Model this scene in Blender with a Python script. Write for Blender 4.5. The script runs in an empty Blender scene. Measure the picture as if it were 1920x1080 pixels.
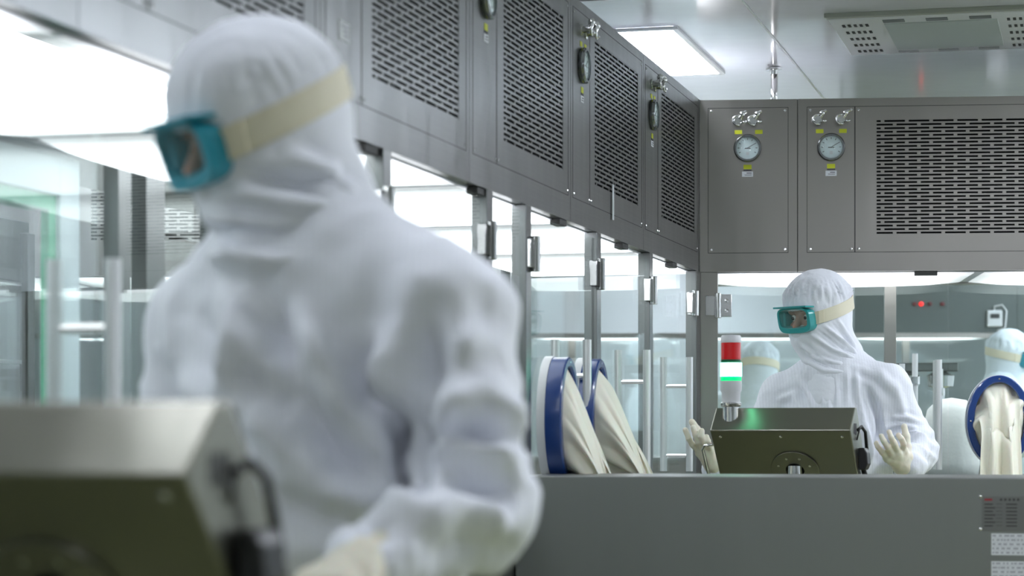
import bpy, bmesh, math, random
import numpy as np
from mathutils import Vector, Matrix
random.seed(4)
S = bpy.context.scene
COL = S.collection
# ---------------------------------------------------------------- camera / world / exposure
F = 4270.0            # focal length in pixels of a 1920 wide frame
ZC = 1.18             # eye height
cam_d = bpy.data.cameras.new('camera'); cam = bpy.data.objects.new('camera', cam_d); COL.objects.link(cam)
cam.location = (0, 0, ZC); cam.rotation_euler = (math.pi/2, 0, 0)
cam_d.sensor_width = 36; cam_d.lens = F/1920*36; cam_d.shift_y = 260/1920
cam_d.dof.use_dof = True; cam_d.dof.focus_distance = 8.2; cam_d.dof.aperture_fstop = 3.6
cam_d.clip_start = .05
S.camera = cam
W = bpy.data.worlds.new('world'); S.world = W; W.use_nodes = True
W.node_tree.nodes['Background'].inputs[0].default_value = (.75, .82, .9, 1)
W.node_tree.nodes['Background'].inputs[1].default_value = .3
S.view_settings.view_transform = 'Standard'; S.view_settings.look = 'None'
S.view_settings.exposure = 1.18; S.view_settings.gamma = 1
ROOM_LIGHT = 17.0      # ceiling panels
ISO_LIGHT = 1.5       # diffusers inside the isolators

def at(px, py, Y): return Vector(((px-960)*Y/F, Y, ZC+(800-py)*Y/F))

# ---------------------------------------------------------------- materials
MATS = {}
def mat(name, col=(.5,.5,.5), rough=.5, metal=0, **k):
    if name in MATS: return MATS[name]
    m = bpy.data.materials.new(name); m.use_nodes = True; MATS[name] = m
    nt = m.node_tree; b = nt.nodes['Principled BSDF']
    b.inputs['Base Color'].default_value = (*col, 1); b.inputs['Roughness'].default_value = rough
    b.inputs['Metallic'].default_value = metal
    for kk, v in k.items():
        if kk == 'emit': b.inputs['Emission Color'].default_value = (*v[0], 1); b.inputs['Emission Strength'].default_value = v[1]
        if kk == 'coat': b.inputs['Coat Weight'].default_value = v; b.inputs['Coat Roughness'].default_value = .08
        if kk == 'sss': b.inputs['Subsurface Weight'].default_value = v; b.inputs['Subsurface Scale'].default_value = .02
        if kk == 'spec': b.inputs['Specular IOR Level'].default_value = v
        if kk == 'sheen': b.inputs['Sheen Weight'].default_value = v
        if kk == 'trans': b.inputs['Transmission Weight'].default_value = v
    def N(t, **kw):
        n = nt.nodes.new(t)
        for a, v in kw.items(): setattr(n, a, v)
        return n
    if 'brush' in k:      # brushed steel: stretched noise drives roughness, bump and a slight tone change
        tc = N('ShaderNodeTexCoord'); mp = N('ShaderNodeMapping'); mp.inputs['Scale'].default_value = k['brush']
        nz = N('ShaderNodeTexNoise'); nz.inputs['Scale'].default_value = 1; nz.inputs['Detail'].default_value = 4
        nt.links.new(tc.outputs['Object'], mp.inputs[0]); nt.links.new(mp.outputs[0], nz.inputs['Vector'])
        mr = N('ShaderNodeMapRange'); mr.inputs['To Min'].default_value = rough-.04; mr.inputs['To Max'].default_value = rough+.05
        nt.links.new(nz.outputs[0], mr.inputs[0]); nt.links.new(mr.outputs[0], b.inputs['Roughness'])
        bp = N('ShaderNodeBump'); bp.inputs['Strength'].default_value = .03; bp.inputs['Distance'].default_value = .0006
        nt.links.new(nz.outputs[0], bp.inputs['Height'])
        n2 = N('ShaderNodeTexNoise'); n2.inputs['Scale'].default_value = 1.0
        m2 = N('ShaderNodeMapping'); m2.inputs['Scale'].default_value = (4.5, 4.5, .7)
        nt.links.new(tc.outputs['Object'], m2.inputs[0]); nt.links.new(m2.outputs[0], n2.inputs['Vector'])
        b2 = N('ShaderNodeBump'); b2.inputs['Strength'].default_value = .3; b2.inputs['Distance'].default_value = .02
        nt.links.new(n2.outputs[0], b2.inputs['Height']); nt.links.new(bp.outputs[0], b2.inputs['Normal'])
        nt.links.new(b2.outputs[0], b.inputs['Normal'])
    if 'bump' in k:
        sc, st, ds = k['bump']
        tc = N('ShaderNodeTexCoord'); nz = N('ShaderNodeTexNoise'); nz.inputs['Scale'].default_value = sc; nz.inputs['Detail'].default_value = 3
        nt.links.new(tc.outputs['Object'], nz.inputs['Vector'])
        bp = N('ShaderNodeBump'); bp.inputs['Strength'].default_value = st; bp.inputs['Distance'].default_value = ds
        nt.links.new(nz.outputs[0], bp.inputs['Height']); nt.links.new(bp.outputs[0], b.inputs['Normal'])
    if 'stripe' in k:     # woven anti-static stripes of the suit cloth
        tc = N('ShaderNodeTexCoord'); wv = N('ShaderNodeTexWave'); wv.wave_type = 'BANDS'; wv.bands_direction = 'X'
        wv.inputs['Scale'].default_value = k['stripe']; wv.inputs['Distortion'].default_value = .6; wv.inputs['Detail'].default_value = 1
        nt.links.new(tc.outputs['Object'], wv.inputs['Vector'])
        cr = N('ShaderNodeValToRGB'); cr.color_ramp.elements[0].color = (*[c*.93 for c in col], 1); cr.color_ramp.elements[0].position = 0
        cr.color_ramp.elements[1].color = (*col, 1); cr.color_ramp.elements[1].position = .3
        nt.links.new(wv.outputs[0], cr.inputs[0]); nt.links.new(cr.outputs[0], b.inputs['Base Color'])
        nz = N('ShaderNodeTexNoise'); nz.inputs['Scale'].default_value = 28; nz.inputs['Detail'].default_value = 3
        nt.links.new(tc.outputs['Object'], nz.inputs['Vector'])
        bp = N('ShaderNodeBump'); bp.inputs['Strength'].default_value = .35; bp.inputs['Distance'].default_value = .008
        nt.links.new(nz.outputs[0], bp.inputs['Height']); nt.links.new(bp.outputs[0], b.inputs['Normal'])
    return m
def glass_mat(name, tint, fac_lo=.05, fac_hi=.45, rough=.0):
    m = bpy.data.materials.new(name); m.use_nodes = True; MATS[name] = m
    nt = m.node_tree; nt.nodes.clear()
    o = nt.nodes.new('ShaderNodeOutputMaterial'); mx = nt.nodes.new('ShaderNodeMixShader')
    t = nt.nodes.new('ShaderNodeBsdfTransparent'); t.inputs[0].default_value = (*tint, 1)
    g = nt.nodes.new('ShaderNodeBsdfGlossy'); g.inputs['Roughness'].default_value = rough; g.inputs[0].default_value = (.95,1,.98,1)
    lw = nt.nodes.new('ShaderNodeLayerWeight'); lw.inputs[0].default_value = .25
    mr = nt.nodes.new('ShaderNodeMapRange'); mr.inputs['To Min'].default_value = fac_lo; mr.inputs['To Max'].default_value = fac_hi
    nt.links.new(lw.outputs['Facing'], mr.inputs[0]); nt.links.new(mr.outputs[0], mx.inputs[0])
    nt.links.new(t.outputs[0], mx.inputs[1]); nt.links.new(g.outputs[0], mx.inputs[2]); nt.links.new(mx.outputs[0], o.inputs[0])
    return m
steel = mat('brushed_steel', (.33,.315,.295), .3, 1, brush=(3, 3, 160))
steel_dk = mat('brushed_steel_grey', (.22,.23,.23), .3, 1, brush=(3, 3, 160))
steel_h = mat('satin_steel', (.27,.28,.275), .42, 1, brush=(40, 40, 3))
chrome = mat('polished_steel', (.72,.72,.72), .12, 1)
satin = mat('satin_bright_steel', (.75,.76,.76), .38, .85)
olive = mat('satin_steel_box', (.27,.265,.225), .33, 1, brush=(60, 60, 3))
dark = mat('interior_black', (.008,.008,.009), .9, spec=.1)  # near-black tone stands for the dark inside slots and openings
seam = mat('panel_joint', (.04,.04,.04), .6)
white_p = mat('white_paint', (.78,.8,.82), .35)
ceil_m = mat('ceiling_gloss', (.88,.885,.95), .16, 0, bump=(1.6, .3, .02), coat=1.0, spec=.7)
wall_m = mat('wall_panel', (.68,.72,.75), .3)
floor_m = mat('floor_epoxy', (.30,.32,.17), .25, 0, bump=(4, .1, .01))
lamp_m = mat('ceiling_lamp', (1,1,1), .5, emit=((.85,.895,1), ROOM_LIGHT))
iso_m = mat('isolator_lamp', (.8,.8,.82), .5, emit=((.93,.95,1), ISO_LIGHT))
def _iso():       # tubes sit behind the middle of each diffuser, its ends glow less
    nt = iso_m.node_tree; b = nt.nodes['Principled BSDF']; tc = nt.nodes.new('ShaderNodeTexCoord'); sx = nt.nodes.new('ShaderNodeSeparateXYZ')
    r = nt.nodes.new('ShaderNodeValToRGB'); r.color_ramp.interpolation = 'EASE'; e = r.color_ramp.elements
    e[0].position = 0; e[0].color = (.18,.18,.18,1); e[1].position = 1; e[1].color = (.18,.18,.18,1)
    for p, v in ((.22, 1), (.8, 1)):
        q = e.new(p); q.color = (v,v,v,1)
    ml = nt.nodes.new('ShaderNodeMath'); ml.operation = 'MULTIPLY'; ml.inputs[1].default_value = ISO_LIGHT
    nt.links.new(tc.outputs['Generated'], sx.inputs[0]); nt.links.new(sx.outputs[0], r.inputs[0]); nt.links.new(r.outputs[0], ml.inputs[0]); nt.links.new(ml.outputs[0], b.inputs['Emission Strength'])
_iso()
film = mat('diffuser_seam', (.6,.61,.66), .4)
suit_m = mat('suit_cloth', (.82,.84,.91), .75, stripe=32, sheen=.1)
hood_m = mat('hood_cloth', (.83,.85,.915), .75, bump=(30, .35, .008), sheen=.1)
glove_m = mat('latex_glove', (.78,.74,.62), .5, bump=(60, .2, .003), sss=.15)
sleeve_m = mat('sleeve_rubber', (.86,.83,.70), .5, bump=(14, .3, .01), sss=.1)
blue_m = mat('blue_ring', (.010,.048,.22), .25, coat=.5)
teal_m = mat('teal_frame', (.02,.33,.33), .3, coat=.3)
teal2_m = mat('blue_teal_frame', (.02,.30,.40), .35, coat=.3)
strap_m = mat('cream_strap', (.76,.71,.55), .6)
skin_m = mat('skin', (.42,.24,.175), .5, sss=.1)
eye_w = mat('eye_white', (.8,.78,.76), .2); eye_d = mat('eye_dark', (.02,.012,.01), .2); brow_m = mat('brow', (.03,.02,.02), .8)
black_m = mat('black_plastic', (.012,.012,.013), .4)
yellow_m = mat('yellow_label', (.62,.66,.03), .5)
paper_m = mat('paper_label', (.72,.74,.78), .5)
ink_m = mat('ink', (.08,.08,.09), .6); red_ink = mat('red_ink', (.35,.03,.04), .6)
plate_m = mat('engraved_plate', (.22,.22,.22), .35, .8)
red_lens = mat('red_lens', (.42,.01,.015), .15, coat=.6, emit=((.5,.01,.01), .12))
green_dim = mat('green_lens_edge', (0,.5,.12), .15, emit=((0,.8,.25), .45))
green_lit = mat('green_lens_lit', (.2,1,.6), .2, emit=((.18,1,.55), 4.5))
grey_pl = mat('grey_plastic', (.66,.67,.69), .4)
green_m = mat('green_gasket', (.03,.42,.19), .4)
dial_m = mat('gauge_dial', (.9,.95,.97), .4)
green_led = mat('green_led', (0,.8,.3), .4, emit=((.0,1,.4), 4)); red_led = mat('red_led', (.8,0,0), .4, emit=((1,.02,.02), 1.0))
glass = glass_mat('door_glass', (.962,.984,.978), .03, .2)
clear = glass_mat('clear_lens', (.96,.985,.985), .03, .25)
bluecloth = mat('blue_white_cloth', (.72,.80,.86), .75, bump=(30, .3, .008))

# ---------------------------------------------------------------- mesh helpers
class MB:
    def __init__(s): s.v = []; s.f = []
    def add(s, vs, fs):
        n = len(s.v); s.v += [tuple(v) for v in vs]; s.f += [tuple(i+n for i in f) for f in fs]; return s
    def box(s, x0, x1, y0, y1, z0, z1, M=None):
        vs = [Vector((x, y, z)) for x in (x0, x1) for y in (y0, y1) for z in (z0, z1)]
        if M is not None: vs = [M @ v for v in vs]
        return s.add(vs, [(0,1,3,2),(4,6,7,5),(0,4,5,1),(2,3,7,6),(0,2,6,4),(1,5,7,3)])
    def loft(s, rings, cap=True, closed=False):
        n = len(rings[0]); base = len(s.v)
        for r in rings: s.v += [tuple(p) for p in r]
        m = len(rings)
        for i in range(m if closed else m-1):
            for j in range(n):
                a = base+i*n+j; b = base+i*n+(j+1) % n; i2 = (i+1) % m
                s.f.append((a, b, base+i2*n+(j+1) % n, base+i2*n+j))
        if cap and not closed:
            s.f.append(tuple(base+j for j in range(n))[::-1]); s.f.append(tuple(base+(m-1)*n+j for j in range(n)))
        return s
    def tube(s, pts, r, n=12, closed=False, cap=True):
        pts = [Vector(p) for p in pts]; rs = r if isinstance(r, (list, tuple)) else [r]*len(pts)
        rings = []; up = None
        for i, p in enumerate(pts):
            if closed: t = pts[(i+1) % len(pts)]-pts[i-1]
            else: t = pts[min(i+1, len(pts)-1)]-pts[max(i-1, 0)]
            t.normalize()
            if up is None: up = t.orthogonal().normalized()
            up = (up-t*up.dot(t)).normalized(); w = t.cross(up)
            rings.append([p+(up*math.cos(a)+w*math.sin(a))*rs[i] for a in [2*math.pi*j/n for j in range(n)]])
        return s.loft(rings, cap, closed)
    def lathe(s, prof, c=(0,0,0), axis='z', n=24):
        c = Vector(c); rings = []
        for r, h in prof:
            ring = []
            for j in range(n):
                a = 2*math.pi*j/n; u, v = r*math.cos(a), r*math.sin(a)
                ring.append(c+Vector({'z': (u, v, h), 'y': (u, h, -v), 'x': (h, u, v)}[axis]))
            rings.append(ring)
        return s.loft(rings)
    def prism(s, prof, y0, y1, ax='y'):   # profile extruded along an axis
        def P(a, b, h): return {'y': (a, h, b), 'x': (h, a, b), 'z': (a, b, h)}[ax]
        return s.loft([[P(a, b, y0) for a, b in prof], [P(a, b, y1) for a, b in prof]])
    def sphere(s, c, r, n=12, sc=(1,1,1)):
        c = Vector(c)
        rings = []
        for i in range(1, n):
            th = math.pi*i/n
            rings.append([c+Vector((sc[0]*r*math.sin(th)*math.cos(a), sc[1]*r*math.sin(th)*math.sin(a), sc[2]*r*math.cos(th))) for a in [2*math.pi*j/(2*n) for j in range(2*n)]])
        return s.loft(rings)
    def build(s, name, m, parent=None, smooth=False, bevel=0, M=None):
        me = bpy.data.meshes.new(name); me.from_pydata(s.v, [], s.f)
        bm = bmesh.new(); bm.from_mesh(me); bmesh.ops.recalc_face_normals(bm, faces=bm.faces); bm.to_mesh(me); bm.free()
        me.materials.append(m)
        o = bpy.data.objects.new(name, me); COL.objects.link(o)
        if parent: o.parent = parent
        if M is not None: o.matrix_local = M
        if smooth:
            me.shade_smooth()
            if smooth == 'auto': me.set_sharp_from_angle(angle=math.radians(40))
        if bevel:
            b = o.modifiers.new('bevel', 'BEVEL'); b.width = bevel; b.segments = 2; b.limit_method = 'ANGLE'
        return o
def box(name, m, parent, x0, x1, y0, y1, z0, z1, bevel=0, M=None):
    return MB().box(x0, x1, y0, y1, z0, z1).build(name, m, parent, bevel=bevel, M=M)
def tag(o, label=None, cat=None, group=None, kind=None):
    if label: o['label'] = label
    if cat: o['category'] = cat
    if group: o['group'] = group
    if kind: o['kind'] = kind
    return o
def thing(name, M, label, cat, group=None):
    o = bpy.data.objects.new(name, None); COL.objects.link(o); o.matrix_world = M if isinstance(M, Matrix) else Matrix.Translation(M)
    o.empty_display_size = .1
    return tag(o, label, cat, group)
def frame(ox, oy, xd):         # local x along a machine line, local y out to the aisle
    x = Vector((xd[0], xd[1], 0)).normalized(); z = Vector((0,0,1)); y = z.cross(x)
    M = Matrix((x, y, z)).transposed().to_4x4(); M.translation = Vector((ox, oy, 0)); return M
a_ = math.atan(1096/F)
MA = frame(.756, 9.14, (-math.sin(a_), -math.cos(a_)))       # line A: x runs from the corner towards the camera
b_ = math.radians(5.4)
MBf = frame(.756, 9.14, (-math.cos(b_), math.sin(b_)))       # line B: x is negative to the right, y faces the camera
def TR(M, x, y=0, z=0): return M @ Matrix.Translation((x, y, z))

# ---------------------------------------------------------------- room
RX0, RX1, RY0, RY1, CZ = -3.6, 4.6, -4.0, 18.6, ZC+1.55
tag(box('floor', floor_m, None, RX0, RX1, RY0, RY1, -.1, 0), kind='structure')
tag(box('ceiling', ceil_m, None, RX0, RX1, RY0, RY1, CZ, CZ+.12), kind='structure')
tag(box('wall_left', wall_m, None, RX0-.1, RX0, RY0, RY1, 0, CZ), kind='structure')
tag(box('wall_right', wall_m, None, RX1, RX1+.1, RY0, RY1, 0, CZ), kind='structure')
tag(box('wall_front', wall_m, None, RX0, RX1, RY0-.1, RY0, 0, CZ), kind='structure')
tag(box('wall_back', wall_m, None, RX0, RX1, RY1, RY1+.1, 0, CZ), kind='structure')
n_t = 0
for (t0, t1, y0, y1) in ((-9, 9, .29, .298), (-9, 9, 1.75, 1.758), (.95, .958, -1, 3), (-3.2, -3.192, -1, 3)):
    n_t += 1
    o = box('trim_%d' % n_t, white_p, None, t0, t1, y0, y1, CZ-.003, CZ-.0005); o.matrix_world = MA
    tag(o, kind='structure')
def ceiling_lamp(t, y, wt, wy, label, group='added unseen light panels'):
    L = thing('ceiling_light', TR(MA, t, y, CZ), label, 'ceiling light', group)
    fr = MB(); e = .022
    fr.box(0, wt, 0, e, -.012, -.001).box(0, wt, wy-e, wy, -.012, -.001).box(0, e, e, wy-e, -.012, -.001).box(wt-e, wt, e, wy-e, -.012, -.001)
    fr.build('frame', white_p, L); box('diffuser', lamp_m, L, e, wt-e, e, wy-e, -.009, -.001)
ceiling_lamp(-.82, -.30, 1.17, .27, 'bright rectangular ceiling light panel above the corner of the steel cabinets', None)
for t in (2.6, 5.75): ceiling_lamp(t, -.30, 1.17, .27, 'added unseen ceiling light panel above the left line of cabinets, out of sight overhead')  # unseen lamps added for room brightness and the console's reflection
for t in (-8.6, -7.0, -5.2, -3.6, -1.4, .2, 2.0, 5.0, 9.6):  # unseen lamps added to brighten the workers and the far room
    ceiling_lamp(t, {-1.4: 2.5, .2: 2.5, 2.0: 2.75, 5.0: 2.3}.get(t, 1.9), 1.17, .4, 'added unseen ceiling light panel over the aisle outside the frame')
for t in (-8.6, -6.2, -2.5, 1.5, 5): ceiling_lamp(t, -1.6 if t < -3 else -2.4, 1.17, .4, 'added unseen ceiling light panel over the bay behind the left line')  # unseen lamps added to lift the rear bay and back wall
# flush ceiling unit with perforated ends
U = thing('ceiling_unit', TR(MA, -.40, .56, CZ), 'white perforated rectangular unit fixed flush under the glossy ceiling', 'air conditioner')
# face plate with slots, local t 0..0.84 (x), y 0..0.78
box('body', white_p, U, 0, .84, 0, .78, -.02, -.0005, bevel=.004)
box('centre_panel', mat('unit_panel', (.5,.56,.55), .3), U, .12, .72, .2, .62, -.024, -.0195)
g = MB()
for yy in (.04, .655):
    for i in range(5):
        for j in range(5):
            x = .08+i*.15; y = yy+j*.022
            g.box(x, x+.045, y, y+.011, -.0225, -.0195)
g.build('perforation', seam, U)
g = MB(); g2 = MB()
for j in range(3):
    y = .2+j*.16
    box('outlet_slot', mat('slot_grey', (.2,.22,.23), .5), U, .75, .80, y, y+.08, -.0235, -.0195)
    box('inlet_slot', mat('slot_pale', (.5,.53,.54), .5), U, .04, .075, y, y+.08, -.0235, -.0195)
box('edge_strip', mat('edge_green_grey', (.4,.42,.38), .4), U, .84, .875, -.01, .79, -.016, -.0005)

# ---------------------------------------------------------------- header cabinets
HZ0, HZ1 = ZC+.62, ZC+1.31
def slot_grille(x0, x1, z0, z1, y, pitch=.0955, rows=32, web=.014, th=.003):
    g = MB(); rp = (z1-z0)/rows; sh = rp*.52
    for r in range(rows+1):
        zz = z0+r*rp
        g.box(x0, x1, y-th, y, zz-(rp-sh)/2, zz+(rp-sh)/2)
    for r in range(rows):
        zz = z0+r*rp; off = (r % 2)*pitch/2
        x = x0-off
        while x < x1:
            a, b = max(x-web/2, x0), min(x+web/2, x1)
            if b > a: g.box(a, b, y-th, y, zz+(rp-sh)/2, zz+rp-(rp-sh)/2)
            x += pitch
    return g
def gauge(parent, x, z, y=0, rot=0):
    T = Matrix.Translation((x, y, z)) @ Matrix.Diagonal((1, .7, 1, 1))
    G = MB().lathe([(.0535, 0), (.0555, .004), (.0555, .02), (.052, .026), (.0455, .026), (.0455, .012), (.0, .012)], axis='y', n=40).build('pressure_gauge', mat('gauge_rim', (.25,.26,.27), .18, 1), parent, 'auto', M=T)
    MB().lathe([(.045, .0125), (.045, .014), (0, .014)], axis='y', n=32).build('dial', dial_m, G)
    tk = MB()
    for k in range(9):
        a = math.radians(210-k*30); c, s = math.cos(a), math.sin(a)
        M = Matrix.Translation((0, .0145, 0)) @ Matrix.Rotation(-a, 4, 'Y')
        tk.box(.032, .039, -.0003, .0006, -.0012, .0012, M)
    tk.box(-.012, .012, .0142, .0151, -.003, .0005)
    tk.build('tick_marks', ink_m, G)
    MB().box(-.006, .006, .0142, .018, -.028, -.016).build('zero_screw', mat('gauge_tab', (.85,.82,.84), .4), G)
    MB().box(-.003, .034, .0155, .0165, -.001, .001, Matrix.Rotation(math.radians(-150+rot), 4, 'Y')).build('needle', ink_m, G)
    prof = [(-.045, .0142)]
    MB().lathe([(.045, .0142+.006), (.038, .0245), (.02, .0275), (0, .0285)], axis='y', n=32).build('gauge_glass', clear, G, True)
def valve(parent, x, z, y=0, turn=0):      # small ball valve with a barbed elbow and a lever
    V = MB()
    V.lathe([(.018, 0), (.018, .006), (.011, .007), (.011, .03), (.014, .03), (.014, .036), (0, .036)], (x, y, z), 'y', 16)
    V.tube([(x, y+.022, z), (x-.012, y+.03, z+.012), (x-.022, y+.032, z+.03), (x-.034, y+.032, z+.036)], [.011, .009, .008, .0065], 10)
    V.sphere((x-.018, y+.032, z+.026), .012, 8)
    o = V.build('valve', chrome, parent, 'auto')
    L = MB(); pts = []
    for k in range(7):
        a = math.radians(-100+k*33+turn); pts.append((x-.002+.023*math.cos(a), y+.038, z+.019*math.sin(a)))
    L.tube(pts, .0042, 8); L.tube([(x-.02, y+.038, z-.008), (x-.034, y+.036, z-.005)], .005, 8)
    L.build('valve_lever', chrome, o, True)
def yellow_tag(parent, x, z, w=.032, h=.018, under=False):
    o = box('warning_label', yellow_m, parent, x-w/2, x+w/2, 0, .0012, z-h/2, z+h/2)
    if under:
        box('strip', ink_m, parent, x-w/2, x+w/2, 0, .0012, z-h/2-.007, z-h/2-.001)
        p = box('paper_label', paper_m, parent, x-.022, x+.022, 0, .0011, z-h/2-.03, z-h/2-.009)
        MB().box(x-.016, x+.004, .0009, .0016, z-h/2-.017, z-h/2-.014).box(x-.016, x+.012, .0009, .0016, z-h/2-.024, z-h/2-.022).build('print', ink_m, p)
def header(M, x0, x1, label, grille=None, gx=None, group=None, m=steel, depth=.9, valves=(), cells=(), detail=True, yt=()):
    """cabinet between local x0 and x1; cells = flat access panels (xa, xb); grille = (xa, xb)"""
    w = x1-x0
    C = thing('filter_cabinet', TR(M, x0, 0, 0), label, 'cabinet', group)
    fr = .003
    gr = [(a-x0, b-x0) for a, b in (grille or [])]
    hb = MB(); e = .0015
    ZG0, ZG1 = ZC+.765, ZC+1.225
    hb.box(e, w-e, -depth, -.03, HZ0+.02, HZ1-.02)                          # the body behind
    hb.box(e, w-e, -depth, -.031, HZ0, HZ0+.02).box(e, w-e, -depth, -.031, HZ1-.02, HZ1)
    # face with an opening for the grille
    if gr:
        ga, gb = gr[0]
        hb.box(e, w-e, -.03, 0, HZ0, ZG0).box(e, w-e, -.03, 0, ZG1, HZ1).box(e, ga, -.03, 0, ZG0, ZG1).box(gb, w-e, -.03, 0, ZG0, ZG1)
    else: hb.box(e, w-e, -.03, 0, HZ0, HZ1)
    body = hb.build('housing', m, C)
    box('joint', seam, C, -e*.5, e*.5, -.03, -.002, HZ0+.002, HZ1-.002)
    for (a, b) in cells:
        a -= x0; b -= x0; j = MB(); t = .0022
        za, zb = ZC+.695, ZC+1.278
        j.box(a, b, 0, .0006, za, za+t).box(a, b, 0, .0006, zb-t, zb).box(a, a+t, 0, .0006, za, zb).box(b-t, b, 0, .0006, za, zb)
        j.build('panel_joint', seam, C)
        if detail:
            for (sx, sz) in ((a+.014, zb-.014), (b-.014, zb-.014), (a+.014, za+.014), (b-.014, za+.014)):
                MB().lathe([(.005, 0), (.005, .002), (.003, .003), (0, .003)], (sx, 0, sz), 'y', 10).build('screw', chrome, C)
    for a, b in gr:
        G = slot_grille(a, b, ZG0, ZG1, -.001).build('slotted_grille', m, C)
        box('dark_filter_sheet', dark, C, a, b, -.0295, -.018, ZG0, ZG1)  # black filter sheet carries the dark of the cabinet interior
    if gx is not None:
        for k, q in enumerate(gx):
            q -= x0; gauge(C, q, ZC+1.115, 0, k*40)
            yellow_tag(C, q, ZC+1.04, under=True)
    for q in valves: valve(C, q-x0, ZC+1.222)
    for q in yt: yellow_tag(C, q-x0, ZC+1.18, .03, .016)
    return C
pA = 1.145; x = .03
ordn = ['first', 'second', 'third', 'fourth', 'fifth', 'sixth', 'seventh']
header(MA, 0, .03, 'narrow steel filler strip closing the inner corner between both cabinet lines', None, m=steel_dk)
for i in range(6):
    x0 = .04+i*pA; x1 = x0+pA
    lab = ['grey steel cabinet with slotted grille nearest the inner corner, second from corner pipes',
           'grey steel cabinet with round gauge and valves, slotted grille, second along from the inner corner',
           'grey steel cabinet with gauge cut by the picture top, third from the inner corner',
           'grey slotted steel cabinet right of the nearest white hood, fourth from the inner corner',
           'blurred steel cabinet above the nearest hooded worker, fifth along from the corner',
           'blurred steel cabinet at the top left edge of the picture'][i]
    if i == 0: lab = 'grey steel cabinet with slotted grille directly beside the inner corner'
    g0 = x0+.10
    header(MA, x0, x1, lab, [(g0, g0+.70)], [x0+.985], 'slotted cabinets of the left line', steel_dk, 1.0,
           valves=(x0+1.01, x0+.94), cells=[(x0+.03, x0+.875), (x0+.875, x1-.03)], yt=(x0+1.0, x0+.94))
# line B headers (local x negative to the right)
k = 9.1/F
def bx(px): return -(px-1313)*.00214
header(MBf, bx(1494), bx(1318)+.03, 'plain steel cabinet with one round gauge and two valves beside the inner corner', None, [bx(1401)], m=steel, depth=.95,
       valves=(bx(1411), bx(1383)), cells=[(bx(1477), bx(1327))], yt=(bx(1384), bx(1422)))
header(MBf, bx(1494)-1.25, bx(1494), 'wide steel cabinet with slotted grille and a round gauge on its left panel', [(bx(1640)-.74, bx(1640))], [bx(1556)], m=steel, depth=.95,
       valves=(bx(1574), bx(1531)), cells=[(bx(1600), bx(1511)), (bx(1494)-1.22, bx(1600))], yt=(bx(1535), bx(1578)))
header(MBf, bx(1494)-2.45, bx(1494)-1.25, 'steel cabinet beyond the right edge of the picture', [(bx(1494)-2.3, bx(1494)-1.6)], [], m=steel, depth=.95,
       cells=[(bx(1494)-2.42, bx(1494)-1.28)])
# conduit on top
cp = thing('conduit_pipe', TR(MBf, bx(1448)-.02, -.72, HZ1), 'thin steel pipe rising from the cabinet top to the ceiling', 'pipe')
MB().tube([(0,0,0), (0,0,CZ-HZ1)], .015, 14).build('pipe', chrome, cp, True)
MB().lathe([(.035, -.012), (.035, -.003), (.02, -.002), (.016, -.03)], (0,0,CZ-HZ1), 'z', 20).build('ceiling_flange', chrome, cp, 'auto')

ht = thing('hanging_tag', TR(MA, 1.725, .004, ZC+.80), 'narrow white paper strip hanging in front of the second slotted cabinet', 'tag')
box('strip', paper_m, ht, -.011, .011, 0, .0015, -.122, -.006); MB().tube([(0, .001, -.006), (.001, .001, .02)], .0008, 6).build('thread', paper_m, ht)
nl = thing('notice_label', TR(MA, 4.47, .0005, ZC+.835), 'small white paper label on the steel panel just right of the nearest white hood', 'label')
box('sheet', paper_m, nl, -.035, .035, 0, .001, -.02, .02)
t2 = MB()
for r in range(3): t2.box(-.028, .02-.01*r, .0009, .0013, .008-r*.009, .011-r*.009)
t2.build('print', mat('faint_ink', (.3,.3,.36), .6), nl)
# ---------------------------------------------------------------- isolators below the headers
TZ = ZC-.20
def hinge(parent, x, z, y=.0):
    h = MB()
    h.box(x-.055, x-.012, y-.02, y+.012, z-.045, z+.045); h.box(x+.012, x+.05, y-.012, y+.012, z-.04, z+.04)
    h.tube([(x, y+.014, z-.05), (x, y+.014, z+.05)], .014, 14)
    o = h.build('hinge', chrome, parent, 'auto', bevel=.002)
    MB().lathe([(.008, 0), (.008, .004), (0, .006)], (x-.035, y+.012, z+.02), 'y', 10).lathe([(.008, 0), (.008, .004), (0, .006)], (x-.035, y+.012, z-.02), 'y', 10).build('hinge_bolt', chrome, o)
def handle(parent, x, z0=ZC-.17, z1=ZC+.265, y=0, inner=True):
    o = MB().tube([(x, y+.05, z0), (x, y+.05, z1)], .0135, 14).build('handle', satin, parent, 'auto')
    s = MB()
    for zz in (z0+.06, z1-.11): MB().tube([(x, y-.05 if inner else y, zz), (x, y+.05, zz)], .008, 10).build('standoff', chrome, o, 'auto')
    if inner: MB().tube([(x, y-.05, z0), (x, y-.05, z1)], .0135, 14).build('inner_bar', satin, o, 'auto')
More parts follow.
